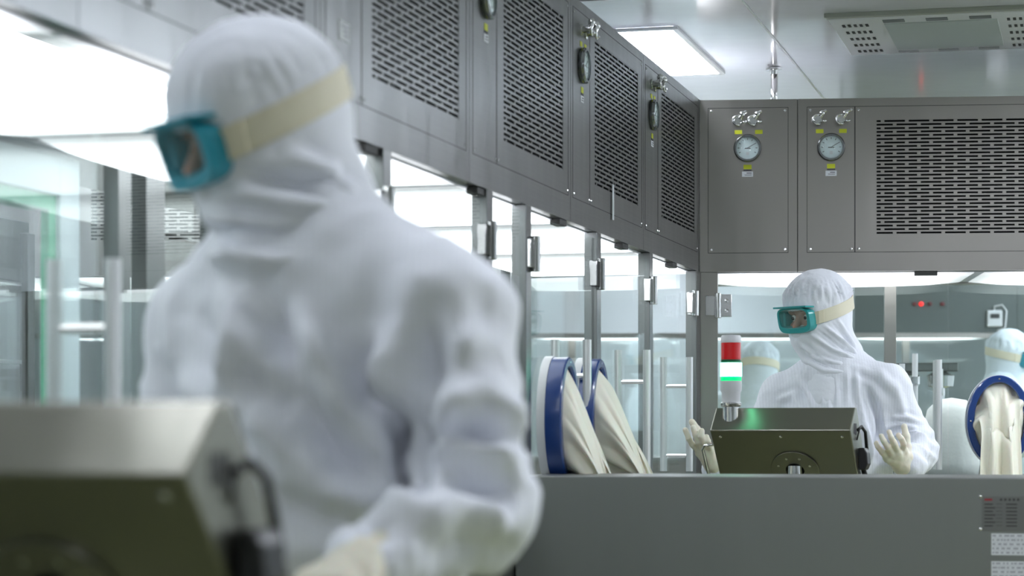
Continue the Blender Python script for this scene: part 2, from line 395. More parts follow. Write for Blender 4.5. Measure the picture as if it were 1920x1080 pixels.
def isolator(M, x0, x1, posts, far_posts, doors, label, depth=.69, hinges=(), handles=(), group=None, steelm=steel_dk, lights=1.145, simple=False, glow_blind=0):
    I = thing('isolator', M, label, 'isolator', group)
    b = MB(); b.box(x0, x1, -depth, 0, .08, TZ-.03); b.build('base_cabinet', steelm, I, bevel=.003)
    box('plinth', seam, I, x0, x1, -depth+.05, -.05, 0, .08)
    box('worktop', steel_h, I, x0, x1, -depth-.01, .01, TZ-.03, TZ, bevel=.003)
    for p, w in posts: 
        o = MB().box(p-w/2, p+w/2, -.04, .002, TZ, HZ0-.0006).build('post', steelm, I, bevel=.002)
    for p, w in far_posts: MB().box(p-w/2, p+w/2, -depth, -depth+.04, TZ, HZ0-.0006).build('post', steelm, I, bevel=.002)
    box('far_rail', steelm, I, x0, x1, -depth, -depth+.03, HZ0-.012, HZ0-.0006)
    # lit ceiling: bulged diffusers with pale joints
    n = max(1, int(round((x1-x0)/lights))); L = (x1-x0)/n
    box('light_housing', film, I, x0, x1, -depth+.03, -.03, HZ0-.004, HZ0-.0005)
    for i in range(n):
        xa = x0+i*L+.02; xb = x0+(i+1)*L-.02
        g = MB(); rings = []
        for k in range(9):
            u = k/8; xx = xa+(xb-xa)*u; sag = .018*math.sin(math.pi*u)**.5
            rings.append([(xx, -.04, HZ0-.0045), (xx, -.04, HZ0-.006-sag), (xx, -depth+.04, HZ0-.006-sag), (xx, -depth+.04, HZ0-.0045)])
        g.loft(rings); g.build('light_diffuser', iso_m, I)
    if glow_blind: box('glow_blind', steelm, I, x0, x1, -.03, -.002, HZ0-glow_blind, HZ0-.001)  # added board that hides part of the glowing diffusers
    # tracks and small latches under the header
    if not simple:
        xx = x0+.5
        while xx < x1:
            box('door_catch', seam, I, xx, xx+.09, -.035, -.005, HZ0-.018, HZ0-.0006); xx += .93
    for (a, b_) in doors:
        P = box('glass_door', glass, I, a, b_, -.016, -.008, TZ+.004, HZ0-.02)
        for h in hinges:
            if a <= h <= b_+.06: hinge(P, h, ZC+.485)
        for h in handles:
            if a < h < b_: handle(P, h, y=-.012)
    n2 = 1.0; xx = x0
    fp = [x0]+sorted(p for p, w in far_posts)+[x1]
    for a, b_ in zip(fp[:-1], fp[1:]):
        if b_-a > .1: box('rear_pane', glass, I, a+.02, b_-.02, -depth+.012, -depth+.020, TZ+.004, HZ0-.012)
    return I
pos_A = [.06, 1.05, 1.93, 2.86, 3.28, 4.17, 5.1, 6.85]
IA = isolator(MA, .0, 6.9, [(p, .10 if i == 0 else .06) for i, p in enumerate(pos_A)], [(.5, .06), (1.6, .06), (2.7, .06), (3.55, .06), (3.95, .11), (4.13, .07), (6.6, .06)],
     [(a+.03, b-.03) for a, b in zip(pos_A[:-2], pos_A[1:-1])]+[(5.13, 5.67), (5.675, 6.82)], 'long glass-fronted steel isolator running along the left under the slotted cabinets',
     hinges=(.20, 1.07, 1.96, 2.83, 3.31, 4.2), handles=(.47, 1.32, 2.27, 5.72))
pos_B = [-.02, -2.1, -3.2]
IB = isolator(MBf, -3.3, -.012, [(-.035, .07), (-3.2, .07)], [(-.8, .05), (-2.4, .05)],
     [(-.98, -.07), (-2.1, -.984), (-3.17, -2.104)], 'glass-fronted steel isolator behind the standing worker under the plain cabinets',
     hinges=(-.07,), handles=(-.94,), steelm=steel)
# white framed door with green gasket in the rear side of line A
G = thing('framed_window', TR(MA, 4.25, -.72, 0), 'white window frame with green inner edge at the far left behind the glass', 'window')
w, zt = 2.2, HZ0-.014
fr = MB(); fr.box(0, .10, -.03, .012, TZ, zt).box(.10, w-.1, -.03, .012, zt-.088, zt).box(w-.1, w, -.03, .012, TZ, zt); fr.build('frame', mat('pale_frame', (.62,.68,.72), .4), G, bevel=.003)
gg = MB(); gg.box(.10, .135, -.02, .0, TZ, zt-.088).box(.135, w-.135, -.05, 0, zt-.122, zt-.088).box(w-.135, w-.1, -.02, 0, TZ, zt-.088); gg.build('green_gasket', green_m, G)

# continuation of line B to the left, behind line A
isolator(MBf, 1.25, 4.1, [(1.3, .06), (2.3, .06), (3.3, .06), (4.05, .06)], [(1.9, .05), (3.0, .05)], [(1.33, 2.27), (2.33, 3.27), (3.33, 4.02)], 'glass isolator standing beyond the rear panes of the left line', simple=True)
for i in range(2):
    x0 = 1.25+i*1.42
    header(MBf, x0, x0+1.42, ['steel cabinet with slots seen through the glass left of the near worker', 'steel cabinet seen through glass at the far left'][i] , [(x0+.55, x0+1.25)], [], m=steel, detail=False)
# far line E, beyond the glass
ME = frame(4.4, 15.0, (-1, .02))
for i in range(2):
    x0 = i*1.07
    C = header(ME, x0, x0+1.07, ['dark steel cabinet far behind the right glass, carrying the small white meter', 'dark steel control cabinet with a lit red lamp far behind the standing worker'][i], None, [], m=mat('dark_painted_panel', (.085,.105,.10), .35), detail=False)
    if i:
        for lx, mm in ((1.878, black_m), (1.744, mat('dark_red', (.15,.01,.01), .4)), (1.70, red_led), (1.643, mat('dark_red')), (1.56, mat('dark_red'))):
            MB().lathe([(.014, 0), (.014, .015), (0, .017)], (lx-x0, 0, ZC+.81), 'y', 12).build('indicator_lamp' if mm is red_led else 'button', mm, C)
isolator(ME, 0, 7.6, [(p, .07) for p in (.1, 1.15, 2.3, 3.5, 4.6, 5.8, 7.0)], [(1.7, .05), (4, .05)], [(.14, 1.11), (1.19, 2.26), (2.34, 3.46), (3.54, 4.56), (4.64, 5.76), (5.84, 6.96)], 'far glass isolator across the room seen through both panes', glow_blind=.034, simple=True, steelm=steel)
def at_on(px, py, Y): return at(px, py, Y)
th = thing('thermostat', TR(ME, 1.22, .0015, ZC+.713), 'small white wall meter with dark display hung on the far dark cabinet', 'meter')
box('case', grey_pl, th, -.05, .05, 0, .03, -.055, .055, bevel=.008); box('display', black_m, th, -.03, .03, .03, .032, .0, .03)
MB().tube([(0, .012, .055), (0, .012, .08), (-.05, .012, .09), (-.08, .012, .05), (-.07, .012, -.06), (-.02, .012, -.08)], .006, 8).build('cable', grey_pl, th, True)

# dark backdrop added to darken the window view beyond the left line
SC = thing('dark_backdrop', TR(MA, 2.3, -2.3, 0), 'added dark grey glass-doored backdrop darkening the view through the white framed window', 'cabinet')
dk = mat('dark_green_grey', (.045,.065,.065), .35)
box('body', dk, SC, 0, 2.8, 0, .5, .0, ZC+.66, bevel=.004)
for q in (.02, .55, 1.1, 1.65, 2.2, 2.74): box('stile', steel_dk, SC, q, q+.05, .5, .53, .05, ZC+.62, bevel=.003)
for i in range(5): box('glass_door', glass, SC, .08+.55*i, .54+.55*i, .51, .518, .1, ZC+.6)
for zz in (ZC-.1, ZC+.2, ZC+.45): box('shelf_edge', grey_pl, SC, .07, 2.74, .5, .508, zz, zz+.012)
# ---------------------------------------------------------------- glove ports
def port(parent, x, z, sy=0, hang=.5, seed=0, spread=1.0, lean=0., front=False):
    rng = random.Random(seed); n = 72
    def ell(a, rx, rz, y): return (x+rx*math.cos(a), y, z+rz*math.sin(a))
    R = MB(); rings = []
    prof = [(0, 0), (0, .052), (-.004, .056), (-.024, .056), (-.028, .052), (-.028, 0)]
    for j in range(n):
        a = 2*math.pi*j/n
        rings.append([ell(a, .125+p, .18+p, q+.004) for p, q in prof])
    R.loft(rings, False, True)
    ring = R.build('glove_port', blue_m, parent, 'auto')
    B = MB(); rings = []
    for j in range(n):
        a = 2*math.pi*j/n
        rings.append([ell(a, .128+p, .183+p, q) for p, q in ((0, -.012), (0, .012), (-.03, .012), (-.03, -.012))])
    B.loft(rings, False, True); B.build('gasket', grey_pl, ring, 'auto')
    bl = MB()
    for a in (0, 90, 180, 270): 
        e = ell(math.radians(a), .111, .166, .06); bl.lathe([(.004, -.002), (.004, .001), (0, .0015)], e, 'y', 8)
    bl.build('bolt', chrome, ring)
    # sleeve: starts as the oval mouth, pulled out and down, flattening
    Sv = MB(); rings = []; m = 26; n = 120
    ph = [rng.uniform(0, 6.28) for _ in range(4)]
    for i in range(m):
        u = i/(m-1); e = u**1.15
        cx = x+lean*u; cy = .045+.17*math.sin(min(1, u*1.25)*math.pi/2)*spread; cz = z-.02*u-(hang)*e
        rx = .098*(1-.32*u)+.0; rz = .152*(1-u)+.03*u; ry = .002+.05*u
        if front:      # gathered cone in the mouth, then a hanging widening tube
            v = min(1, u/.45); v = v*v*(3-2*v); w_ = max(0, (u-.3)/.7); rx = .100-.055*v+.028*w_; rz = .153-.10*v-.02*w_
            cz = z+.035*v-(hang+.035)*w_; cy = .03+.10*v+.02*w_
        sec = []
        for j in range(n):
            a = 2*math.pi*j/n
            fold = .010*math.sin(7*a+ph[0]+2.2*u)+.007*abs(math.sin(5.5*a+ph[1]-1.5*u))*2-.007+.012*math.sin(4*a+ph[2]+u*2)
            fold *= min(1, u*6)*(.9+.7*u)
            # the mouth faces +y, the hanging end faces down: rotate the section with u
            th_ = min(1, u*1.5)*math.radians(72)
            lx = (rx+fold)*math.cos(a); lv = (rz+fold*1.2)*math.sin(a)
            sec.append((cx+lx, cy+lv*math.sin(th_)*-.42+(.012*math.sin(lx*95+ph[3]+1.5*u)*min(1, u*4) if front else 0), cz+lv*math.cos(th_)))
        rings.append(sec)
    Sv.loft(rings, True); Sv.build('sleeve', sleeve_m, ring, True)
port(IA, 2.59, ZC+.022, seed=1, hang=.40, spread=.9, lean=-.06); port(IA, 2.16, ZC+.03, seed=2, hang=.40, spread=1.1, lean=-.10)
port(IB, bx(1862), ZC+.022, seed=3, hang=.40, spread=.8, lean=.0, front=True)
# contents of isolator B: rods, a soft white sleeve inside and small bottle-like stoppers
def rod(M, x, y, z1, label, r=.012):
    T = thing('support_rod', TR(M, x, y, TZ), label, 'rod', 'rods inside the right isolator')
    MB().tube([(0,0,.012), (0,0,z1)], r, 12).build('shaft', grey_pl, T, 'auto'); MB().lathe([(.035, 0), (.035, .012), (.014, .014)], (0,0,0), 'z', 16).build('foot', chrome, T, 'auto')
    MB().lathe([(r+.008, .0), (r+.008, .03)], (0,0,z1*.75), 'z', 12).build('clamp', chrome, T)
rod(MBf, bx(1690)-.02, -.35, .46, 'pale thin rod standing inside the isolator near the worker elbow')
rod(MBf, bx(1722), -.3, .50, 'pale rod just right of the worker shoulder inside the isolator')
rod(MBf, bx(1775), -.42, .44, 'grey-green rod with clamp left of the blue oval port')
# small lidded vessel with white cover
Vs = thing('covered_vessel', TR(MBf, bx(1795), -.38, TZ), 'white cloth-covered vessel inside the isolator beside the blue oval port', 'vessel')
MB().lathe([(.11, 0), (.115, .05), (.115, .2), (.1, .27), (.06, .31), (0, .32)], n=28).build('cover', mat('soft_white', (.72,.74,.72), .6, bump=(12,.4,.02)), Vs, True)
# filling machine silhouette behind
Fm = thing('filling_machine', TR(MBf, bx(1690), -1.7, 0), 'grey filling machine with round heads seen blurred behind the glass', 'machine')
box('frame', steel_h, Fm, -.5, .5, -.3, .3, 0, 1.0, bevel=.01)
box('hopper_deck', mat('pale_deck', (.5,.54,.55), .5), Fm, -.45, .35, -.25, .25, 1.0, 1.16, bevel=.02)
for q in (-.3, -.14, .02, .2):
    MB().lathe([(.02, 1.15), (.02, 1.36), (.06, 1.37), (.065, 1.42), (.03, 1.44), (0, 1.44)], (q, 0, 0), 'z', 18).build('filling_head', chrome if q < 0 else mat('head_grey', (.2,.22,.23), .4, .5), Fm, 'auto')
box('cross_arm', steel_dk, Fm, -.38, .3, -.03, .03, 1.44, 1.48, bevel=.005)

# ---------------------------------------------------------------- front housing with plates
MC = frame((960-960)*6.2/F, 6.22, (-math.cos(math.radians(9.6)), math.sin(math.radians(9.6))))
HT = ZC-.135
H = thing('machine_housing', TR(MC, .0, 0, 0), 'low grey steel machine housing with flat top across the lower right', 'machine housing')
def meetA(y):       # where the housing meets the face of the left line
    best = min(range(-400, 400), key=lambda k: abs((MA.inverted() @ (MC @ Vector((k/1000, y, 0)))).y-.002)); return best/1000
xf, xr = meetA(0), meetA(-.43)
def hslab(name, m, y0, y1, z0, z1, bev=0):
    xa = xf+(xr-xf)*(-y0/.43); xb = xf+(xr-xf)*(-y1/.43)
    return MB().prism([(-3.0, y0), (-3.0, y1), (xb, y1), (xa, y0)], z0, z1, 'z').build(name, m, H, bevel=bev)
hslab('front_panel', steel_h, 0, -.03, .06, HT, .003)
hslab('body', steel_dk, -.031, -.42, .06, HT-.02)
hslab('top_plate', steel_h, -.0305, -.43, HT-.02, HT-.0005, .001)
hslab('plinth', seam, -.031, -.4, 0, .06)
def cx(px): return -(px-960)*.001398      # along the housing face
Np = thing('nameplate', TR(MC, cx(1860)+.0, 0, ZC-(935-800)*5.78/F), 'dark engraved metal nameplate riveted to the low housing', 'plate')
# local x grows to the left, so the plate spans negative x
sc_ = .00138
box('plate', plate_m, Np, -.118, 0, 0, .0015, -.092, 0, bevel=.0006)
tx = MB()
for r in range(7):
    z = -.02-r*.0095
    tx.box(-.028-.006*((r*3) % 2), -.006, .0013, .0019, z-.0035, z); tx.box(-.052, -.036, .0013, .0019, z-.0015, z-.0005)
    tx.box(-.09, -.062, .0013, .0019, z-.0035, z)
for q in range(5): tx.box(-.052-q*.011, -.046-q*.011, .0013, .0019, -.0125, -.0065)
tx.build('engraving', mat('engrave_dark', (.05,.05,.05), .6), Np); box('red_mark', red_ink, Np, -.026, -.006, .0013, .0019, -.0125, -.007)
for q in ((.004, -.002), (.004, -.087), (-.122, -.002)): MB().lathe([(.0045, 0), (.0045, .0015), (.002, .003), (0, .003)], (q[0], 0, q[1]), 'y', 12).build('rivet', chrome, Np, 'auto')
for (py, hh, lab) in ((1008, .057, 'upper white printed paper label on the low housing below the nameplate'), (1062, .05, 'lower white printed paper label cut by the bottom of the picture')):
    Lb = thing('paper_label', TR(MC, cx(1877), 0, ZC-(py-800)*5.78/F), lab, 'label', 'paper labels on the housing')
    box('sheet', paper_m, Lb, -.10, 0, 0, .0008, -hh, 0)
    t2 = MB(); rg = random.Random(py)
    for r in range(5):
        z = -.004-r*.0112; xx = -.003
        while xx > -.094:
            ww = rg.uniform(.004, .014); t2.box(max(xx-ww, -.096), xx, .0007, .0011, z-.0035, z); xx -= ww+rg.uniform(.002, .008)
        if r: t2.box(-.097, -.002, .0007, .0010, z+.0035, z+.004)
    t2.build('print', mat('faint_ink', (.3,.3,.36), .6), Lb)
H2 = None

# ---------------------------------------------------------------- control consoles
def console(corner, psi, width, label, tower=True):
    """corner = world point of the bend at the left end of the back face"""
    u = Vector((math.cos(psi), -math.sin(psi), 0)); v = Vector((math.sin(psi), math.cos(psi), 0)); z = Vector((0,0,1))
    M = Matrix((u, v, z)).transposed().to_4x4(); M.translation = corner
    Mb = M.copy(); Mb.translation = corner
    zf = -corner.z
    C = thing('control_console', M, label, 'control console', None)
    prof = [(0, 0), (.075, .072), (.10, .072), (.33, -.235), (.20, -.235)]      # (v, z)
    MB().prism([(a, b) for a, b in prof], 0, width, 'x').build('enclosure', olive, C, bevel=.0035)
    # bright edge returns and screws on the leaning back face
    sl = math.atan2(.20, .235)       # back face leans away
    Tf = Matrix.Translation((0, 0, 0)) @ Matrix.Rotation(-sl, 4, 'X')
    # local frame of back face: x along width, z up the face, -y outward
    Tf = Matrix.Rotation(sl, 4, 'X')
    def face(px, d): return Vector((px, .20*d/.235, -d))
    for (sx, d) in ((.03, .02), (width/2, .02), (width-.03, .02), (.045, .16), (width-.03, .16)):
        MB().lathe([(.005, .0005), (.005, -.0015), (.003, -.003), (0, -.003)], (0,0,0), 'y', 10).build('screw', chrome, C, M=Matrix.Translation(face(sx, d)) @ Tf)
    # half-ring flange and post
    fl = MB(); n = 40; cxm = width*.56; R1, R0 = .078, .03; T = Matrix.Translation(face(cxm, .125)) @ Tf
    ring = []
    for j in range(n):
        a = 2*math.pi*j/n; c, s = math.cos(a), math.sin(a)
        ring.append([(R0*c, 0.0, R0*s), (R0*c, -.006, R0*s), (R1*c, -.006, R1*s), (R1*c, 0, R1*s)])
    fl.loft(ring, False, True); F_ = fl.build('flange', olive, C, 'auto', bevel=.001, M=T)
    sr = MB()
    for j in range(8):
        a = math.pi*(j+.5)/4; sr.lathe([(.004, -.006), (.004, -.008), (0, -.0085)], (.055*math.cos(a), 0, .055*math.sin(a)), 'y', 8)
    sr.build('flange_screws', chrome, F_)
    MB().lathe([(.0295, -.0005), (.0295, -.001), (0, -.001)], (0,0,0), 'y', 24).build('opening_dark_disc', dark, C, M=T)  # black disc painted as the dark inside of the post hole
    p0 = face(cxm, .125)
    MB().tube([(cxm, p0.y-.01, p0.z+.012), (cxm, p0.y-.012, p0.z-.08), (cxm, p0.y-.012, zf+.02)], .024, 24).build('post', chrome, C, 'auto')
    MB().lathe([(.18, 0), (.18, .015), (.03, .03)], (cxm, p0.y-.012, zf), 'z', 32).build('base_plate', steel_h, C, 'auto')
    # left handle
    MB().tube([(.002, .045, -.045), (-.03, .045, -.05), (-.038, .055, -.062), (-.038, .13, -.145), (-.03, .14, -.152), (.002, .135, -.15)], .0055, 12).build('handle', chrome, C, True)
    # right side: printed mark, cable and hanging black switch
    sd = MB(); 
    for k in range(4): sd.box(width, width+.0008, .05+k*.012, .056+k*.012, .0-.01-k*.002, .022)
    sd.build('side_print', ink_m, C)
    MB().tube([(width+.002, .10, .0), (width+.012, .115, .012), (width+.02, .135, -.005), (width+.02, .155, -.05), (width+.022, .165, -.08)], .0055, 10).build('cable', black_m, C, True)
    MB().tube([(width+.002, .09, -.03), (width+.01, .085, .0), (width+.012, .10, .014)], .0025, 8).build('wire', black_m, C, True)
    sw = MB().loft([[(width+.003+q*.028*s, .13+.055*w2, zz) for (q, w2) in ((0, -.5), (1, -.5), (1, .5), (0, .5))] for s, zz in ((.7, -.055), (1, -.07), (1.1, -.105), (.8, -.125))])
    sw.build('cable_connector', black_m, C, bevel=.004)
    MB().tube([(width+.01, .15, -.12), (width+.012, .19, -.16), (width+.01, .225, -.19)], [.008, .009, .006], 10).build('lower_cable', black_m, C, True)
    if tower:
        b = Vector((.055, .055, .045)); K = MB()
        K.lathe([(.026, -.035), (.026, .03), (.03, .031), (.033, .035), (.033, .043), (.030, .045)], b, 'z', 28)
        tw = K.build('signal_tower', chrome, C, 'auto')
        h = .045
        MB().lathe([(.029, h), (.030, h+.03), (.034, h+.038), (.034, h+.068)], b, 'z', 28).build('tower_body', grey_pl, tw, 'auto')
        MB().lathe([(.0335, h+.0685), (.0335, h+.082)], b, 'z', 28).build('green_lens_edge', green_dim, tw, 'auto')
        MB().lathe([(.0345, h+.0825), (.0345, h+.126)], b, 'z', 28).build('green_lens', green_lit, tw, 'auto')
        MB().lathe([(.0325, h+.1265), (.0325, h+.136)], b, 'z', 28).build('divider', mat('dark_green', (.0,.08,.04), .3), tw, 'auto')
        MB().lathe([(.032, h+.1365), (.032, h+.19)], b, 'z', 28).build('red_lens', red_lens, tw, 'auto')
        MB().lathe([(.0325, h+.1905), (.0325, h+.208), (.029, h+.214), (0, h+.216)], b, 'z', 28).build('cap', grey_pl, tw, 'auto')
    return C
psi = math.radians(20)
console(at(1331, 807, 7.25), psi, .452, 'steel control console with red and green signal tower before the standing worker')
console(at(-395, 886, 2.32), psi, .452, 'large blurred steel control console in the lower left foreground', tower=False)

# ---------------------------------------------------------------- implicit surfaces for people
def npn(v): return np.array(v, dtype=np.float32)
def s_cone(P, a, b, r1, r2):
    a, b = npn(a), npn(b); ba = b-a; pa = P-a
    h = np.clip((pa @ ba)/float(ba @ ba+1e-9), 0, 1)
    return np.linalg.norm(pa-h[..., None]*ba, axis=-1)-(r1+(r2-r1)*h)
def s_ell(P, c, r, R=None):
    q = P-npn(c)
    if R is not None: q = q @ npn(R)
    r = npn(r); k0 = np.linalg.norm(q/r, axis=-1); k1 = np.linalg.norm(q/(r*r), axis=-1)+1e-9
    return k0*(k0-1)/k1
def s_box(P, c, h, R=None, rd=0):
    q = P-npn(c)
    if R is not None: q = q @ npn(R)
    q = np.abs(q)-(npn(h)-rd)
    return np.linalg.norm(np.maximum(q, 0), axis=-1)+np.minimum(q.max(-1), 0)-rd
def smin(a, b, k):
    h = np.clip(.5+.5*(b-a)/k, 0, 1); return b+(a-b)*h-k*h*(1-h)
def smax(a, b, k): return -smin(-a, -b, k)
def surface(fn, lo, hi, res):
    lo = np.array(lo, np.float32); hi = np.array(hi, np.float32)
    n = np.ceil((hi-lo)/res).astype(int)+1
    ax = [lo[i]+np.arange(n[i], dtype=np.float32)*res for i in range(3)]
    D = np.empty(n, np.float32)
    for i in range(0, n[0], 16):
        P = np.stack(np.meshgrid(ax[0][i:i+16], ax[1], ax[2], indexing='ij'), -1); D[i:i+16] = fn(P)
    m = n-1; acc = np.zeros((*m, 3), np.float32); cnt = np.zeros(tuple(m), np.float32)
    sl = lambda o: D[o[0]:o[0]+m[0], o[1]:o[1]+m[1], o[2]:o[2]+m[2]]
    for d in range(3):
        for p in (0, 1):
            for q in (0, 1):
                o = [0,0,0]; e1, e2 = [k for k in range(3) if k != d]; o[e1] = p; o[e2] = q
                o2 = list(o); o2[d] = 1
                A, B = sl(o), sl(o2); c = (A < 0) != (B < 0)
                t = np.where(c, A/np.where(c, A-B, 1), 0)
                acc[..., e1] += c*p; acc[..., e2] += c*q; acc[..., d] += c*t; cnt += c
    idx = -np.ones(tuple(m), int); w = np.argwhere(cnt > 0); idx[tuple(w.T)] = np.arange(len(w))
    V = (acc[tuple(w.T)]/cnt[tuple(w.T)][:, None]+w)*res+lo
    Fs = []
    for d in range(3):
        e1, e2 = [(1,2),(2,0),(0,1)][d]
        s0 = [slice(1, n[k]-1) for k in range(3)]; s0[d] = slice(0, n[d]-1)
        s1 = list(s0); s1[d] = slice(1, n[d])
        A = D[tuple(s0)]; B = D[tuple(s1)]; c = (A < 0) != (B < 0); q = np.argwhere(c)
        if not len(q): continue
        inside = A[tuple(q.T)] < 0
        base = q.copy(); base[:, e1] += 1; base[:, e2] += 1
        def g(a, b):
            x = base.copy(); x[:, e1] -= a; x[:, e2] -= b; return idx[tuple(x.T)]
        quad = np.stack([g(1,1), g(0,1), g(0,0), g(1,0)], 1)
        quad[~inside] = quad[~inside][:, ::-1]; Fs.append(quad)
    return V, np.concatenate(Fs)
_rs = np.random.RandomState(7).rand(32, 32, 32).astype(np.float32)*2-1
def noise(P):
    i = np.floor(P).astype(int); f = P-i; f = f*f*(3-2*f); r = 0
    for a in (0, 1):
        for b in (0, 1):
            for c in (0, 1):
                w = (f[:, 0] if a else 1-f[:, 0])*(f[:, 1] if b else 1-f[:, 1])*(f[:, 2] if c else 1-f[:, 2])
                r = r+w*_rs[(i[:, 0]+a) % 32, (i[:, 1]+b) % 32, (i[:, 2]+c) % 32]
    return r
def normals(V, Fc):
    n = np.cross(V[Fc[:, 2]]-V[Fc[:, 0]], V[Fc[:, 3]]-V[Fc[:, 1]]); N = np.zeros_like(V)
    for k in range(4): np.add.at(N, Fc[:, k], n)
    return N/(np.linalg.norm(N, axis=1)[:, None]+1e-12)
def mesh_obj(name, V, Fc, m, parent, disp=None, origin=None):
    if disp is not None:
        N = normals(V, Fc); V = V+N*disp(V, N)[:, None]
    iv = np.array(parent.matrix_world.inverted())
    V = V @ iv[:3, :3].T+iv[:3, 3]
    me = bpy.data.meshes.new(name); me.vertices.add(len(V)); me.vertices.foreach_set('co', V.astype(np.float32).ravel())
    me.loops.add(len(Fc)*4); me.polygons.add(len(Fc))
    me.loops.foreach_set('vertex_index', Fc.astype(np.int32).ravel()); me.polygons.foreach_set('loop_start', np.arange(len(Fc), dtype=np.int32)*4)
    me.update(calc_edges=True); me.validate()
    bm = bmesh.new(); bm.from_mesh(me); bmesh.ops.recalc_face_normals(bm, faces=bm.faces); bm.to_mesh(me); bm.free()
    me.materials.append(m); me.shade_smooth()
    o = bpy.data.objects.new(name, me); COL.objects.link(o); o.parent = parent; return o
def folds_disp(folds, base_amp=(.006, .003), seed=0, amp2=1.0):
    def fn(V, N):
        q = V+seed*3.7
        wv = np.stack([noise(q*5), noise(q*5+9), noise(q*5+17)], 1)*.06
        n1 = 1-2*np.abs(noise((q+wv)*np.array([9, 9, 6]))); n2 = 1-2*np.abs(noise((q+wv)*np.array([24, 24, 15])+5))
        d = base_amp[0]*n1+base_amp[1]*n2
        px = 960+F*V[:, 0]/V[:, 1]; py = 800-F*(V[:, 2]-ZC)/V[:, 1]; scale = V[:, 1]/F
        vis = np.clip(-N[:, 1]*2.5+.3, 0, 1)
        for (pts, amp, wd) in folds:
            best = np.full(len(V), 1e9); par = np.zeros(len(V)); L = len(pts)-1
            for k in range(L):
                ax, ay = pts[k]; bx_, by_ = pts[k+1]; dx, dy = bx_-ax, by_-ay
                h = np.clip(((px-ax)*dx+(py-ay)*dy)/(dx*dx+dy*dy), 0, 1)
                dd = np.hypot(px-ax-h*dx, py-ay-h*dy); s = dd < best; best = np.where(s, dd, best); par = np.where(s, (k+h)/L, par)
            prof = np.exp(-(best*scale/wd)**2)-.45*np.exp(-((best*scale-1.7*wd)/wd)**2)
            d = d+2.0*amp*prof*vis*np.clip(np.sin(np.pi*np.clip(par*.9+.05, 0, 1))*1.5, 0, 1)
        return d
    return fn
def rot(fwd, pitch):      # columns forward, left, up
    f = Vector((fwd[0], fwd[1], 0)).normalized(); l = Vector((0,0,1)).cross(f); u = Vector((0,0,1))
    f2 = f*math.cos(pitch)-u*math.sin(pitch); u2 = u*math.cos(pitch)+f*math.sin(pitch)
    return np.array([f2, l, u2]).T.astype(np.float32)
def hand_pts(wrist, d, nrm, side, curl=.6, s=1.0, spread=.14):
    """generic hand: d = pointing direction, nrm = palm normal, side = +1 thumb towards nrm x d"""
    w = Vector(wrist); d = Vector(d).normalized(); nrm = Vector(nrm); nrm = (nrm-d*nrm.dot(d)).normalized(); lat = nrm.cross(d)*side
    fs = []
    for k, (o, L) in enumerate(((.033, .072), (.011, .08), (-.011, .074), (-.031, .058))):
        base = w+d*(.088-.006*abs(k-1))*s+lat*o*s; dd = (d+lat*(spread*(1.3-k*.9))).normalized(); pts = [base]; ang = 0
        for seg in (.45, .3, .25):
            ang += curl*(.5 if seg == .45 else .7)*(1+.12*k)
            pts.append(pts[-1]+(dd*math.cos(ang)+nrm*math.sin(ang))*L*seg*s)
        fs.append(pts)
    tb = w+d*.03*s+lat*.03*s; t1 = tb+(d*.6+lat*.7+nrm*.3).normalized()*.042*s; t2 = t1+(d*.8+lat*.3+nrm*.35).normalized()*.03*s; t3 = t2+(d*.9+nrm*.4).normalized()*.022*s
    return w, fs, [tb, t1, t2, t3]
def make_glove(parent, hp, arm_from, m=glove_m, r=.0105, res=.003, cuff=.10, cr=.040, flare=None):
    w, fs, th_ = hp
    w = Vector(w); al = (Vector(arm_from)-w).normalized()
    kn = [f[0] for f in fs]; pc = sum(kn, Vector())/4
    allp = [p for f in fs for p in f]+th_+[w, w+al*cuff]
    lo = [min(p[i] for p in allp)-.06 for i in range(3)]; hi = [max(p[i] for p in allp)+.06 for i in range(3)]
    def fn(P):
        d = s_cone(P, w+al*cuff, w, cr*1.08, .032)
        for j, k_ in enumerate(kn): d = smin(d, s_cone(P, w.lerp(pc, .15), k_, .029, .0155), .014)
        d = smin(d, s_cone(P, kn[0], kn[3], .013, .0115), .01)
        d = smin(d, s_cone(P, w.lerp(th_[0], .4), th_[0], .024, .019), .014)
        for j, f in enumerate(fs):
            q = None
            for i in range(3):
                r1 = r*(1.14-.07*i)*(.9 if j == 3 else 1); r2 = r*(1.07-.07*i)*(.9 if j == 3 else 1)
                c = s_cone(P, f[i], f[i+1], r1, r2); q = c if q is None else smin(q, c, .003)
            d = smin(d, q, .006)
        for i in range(3): d = smin(d, s_cone(P, th_[i], th_[i+1], r*(1.4-.12*i), r*(1.3-.12*i)), .007)
        return d
    V, Fc = surface(fn, lo, hi, res)
    return mesh_obj('glove', V, Fc, m, parent, lambda V, N: .0008*noise(V*90)+.0012*noise(V*40))

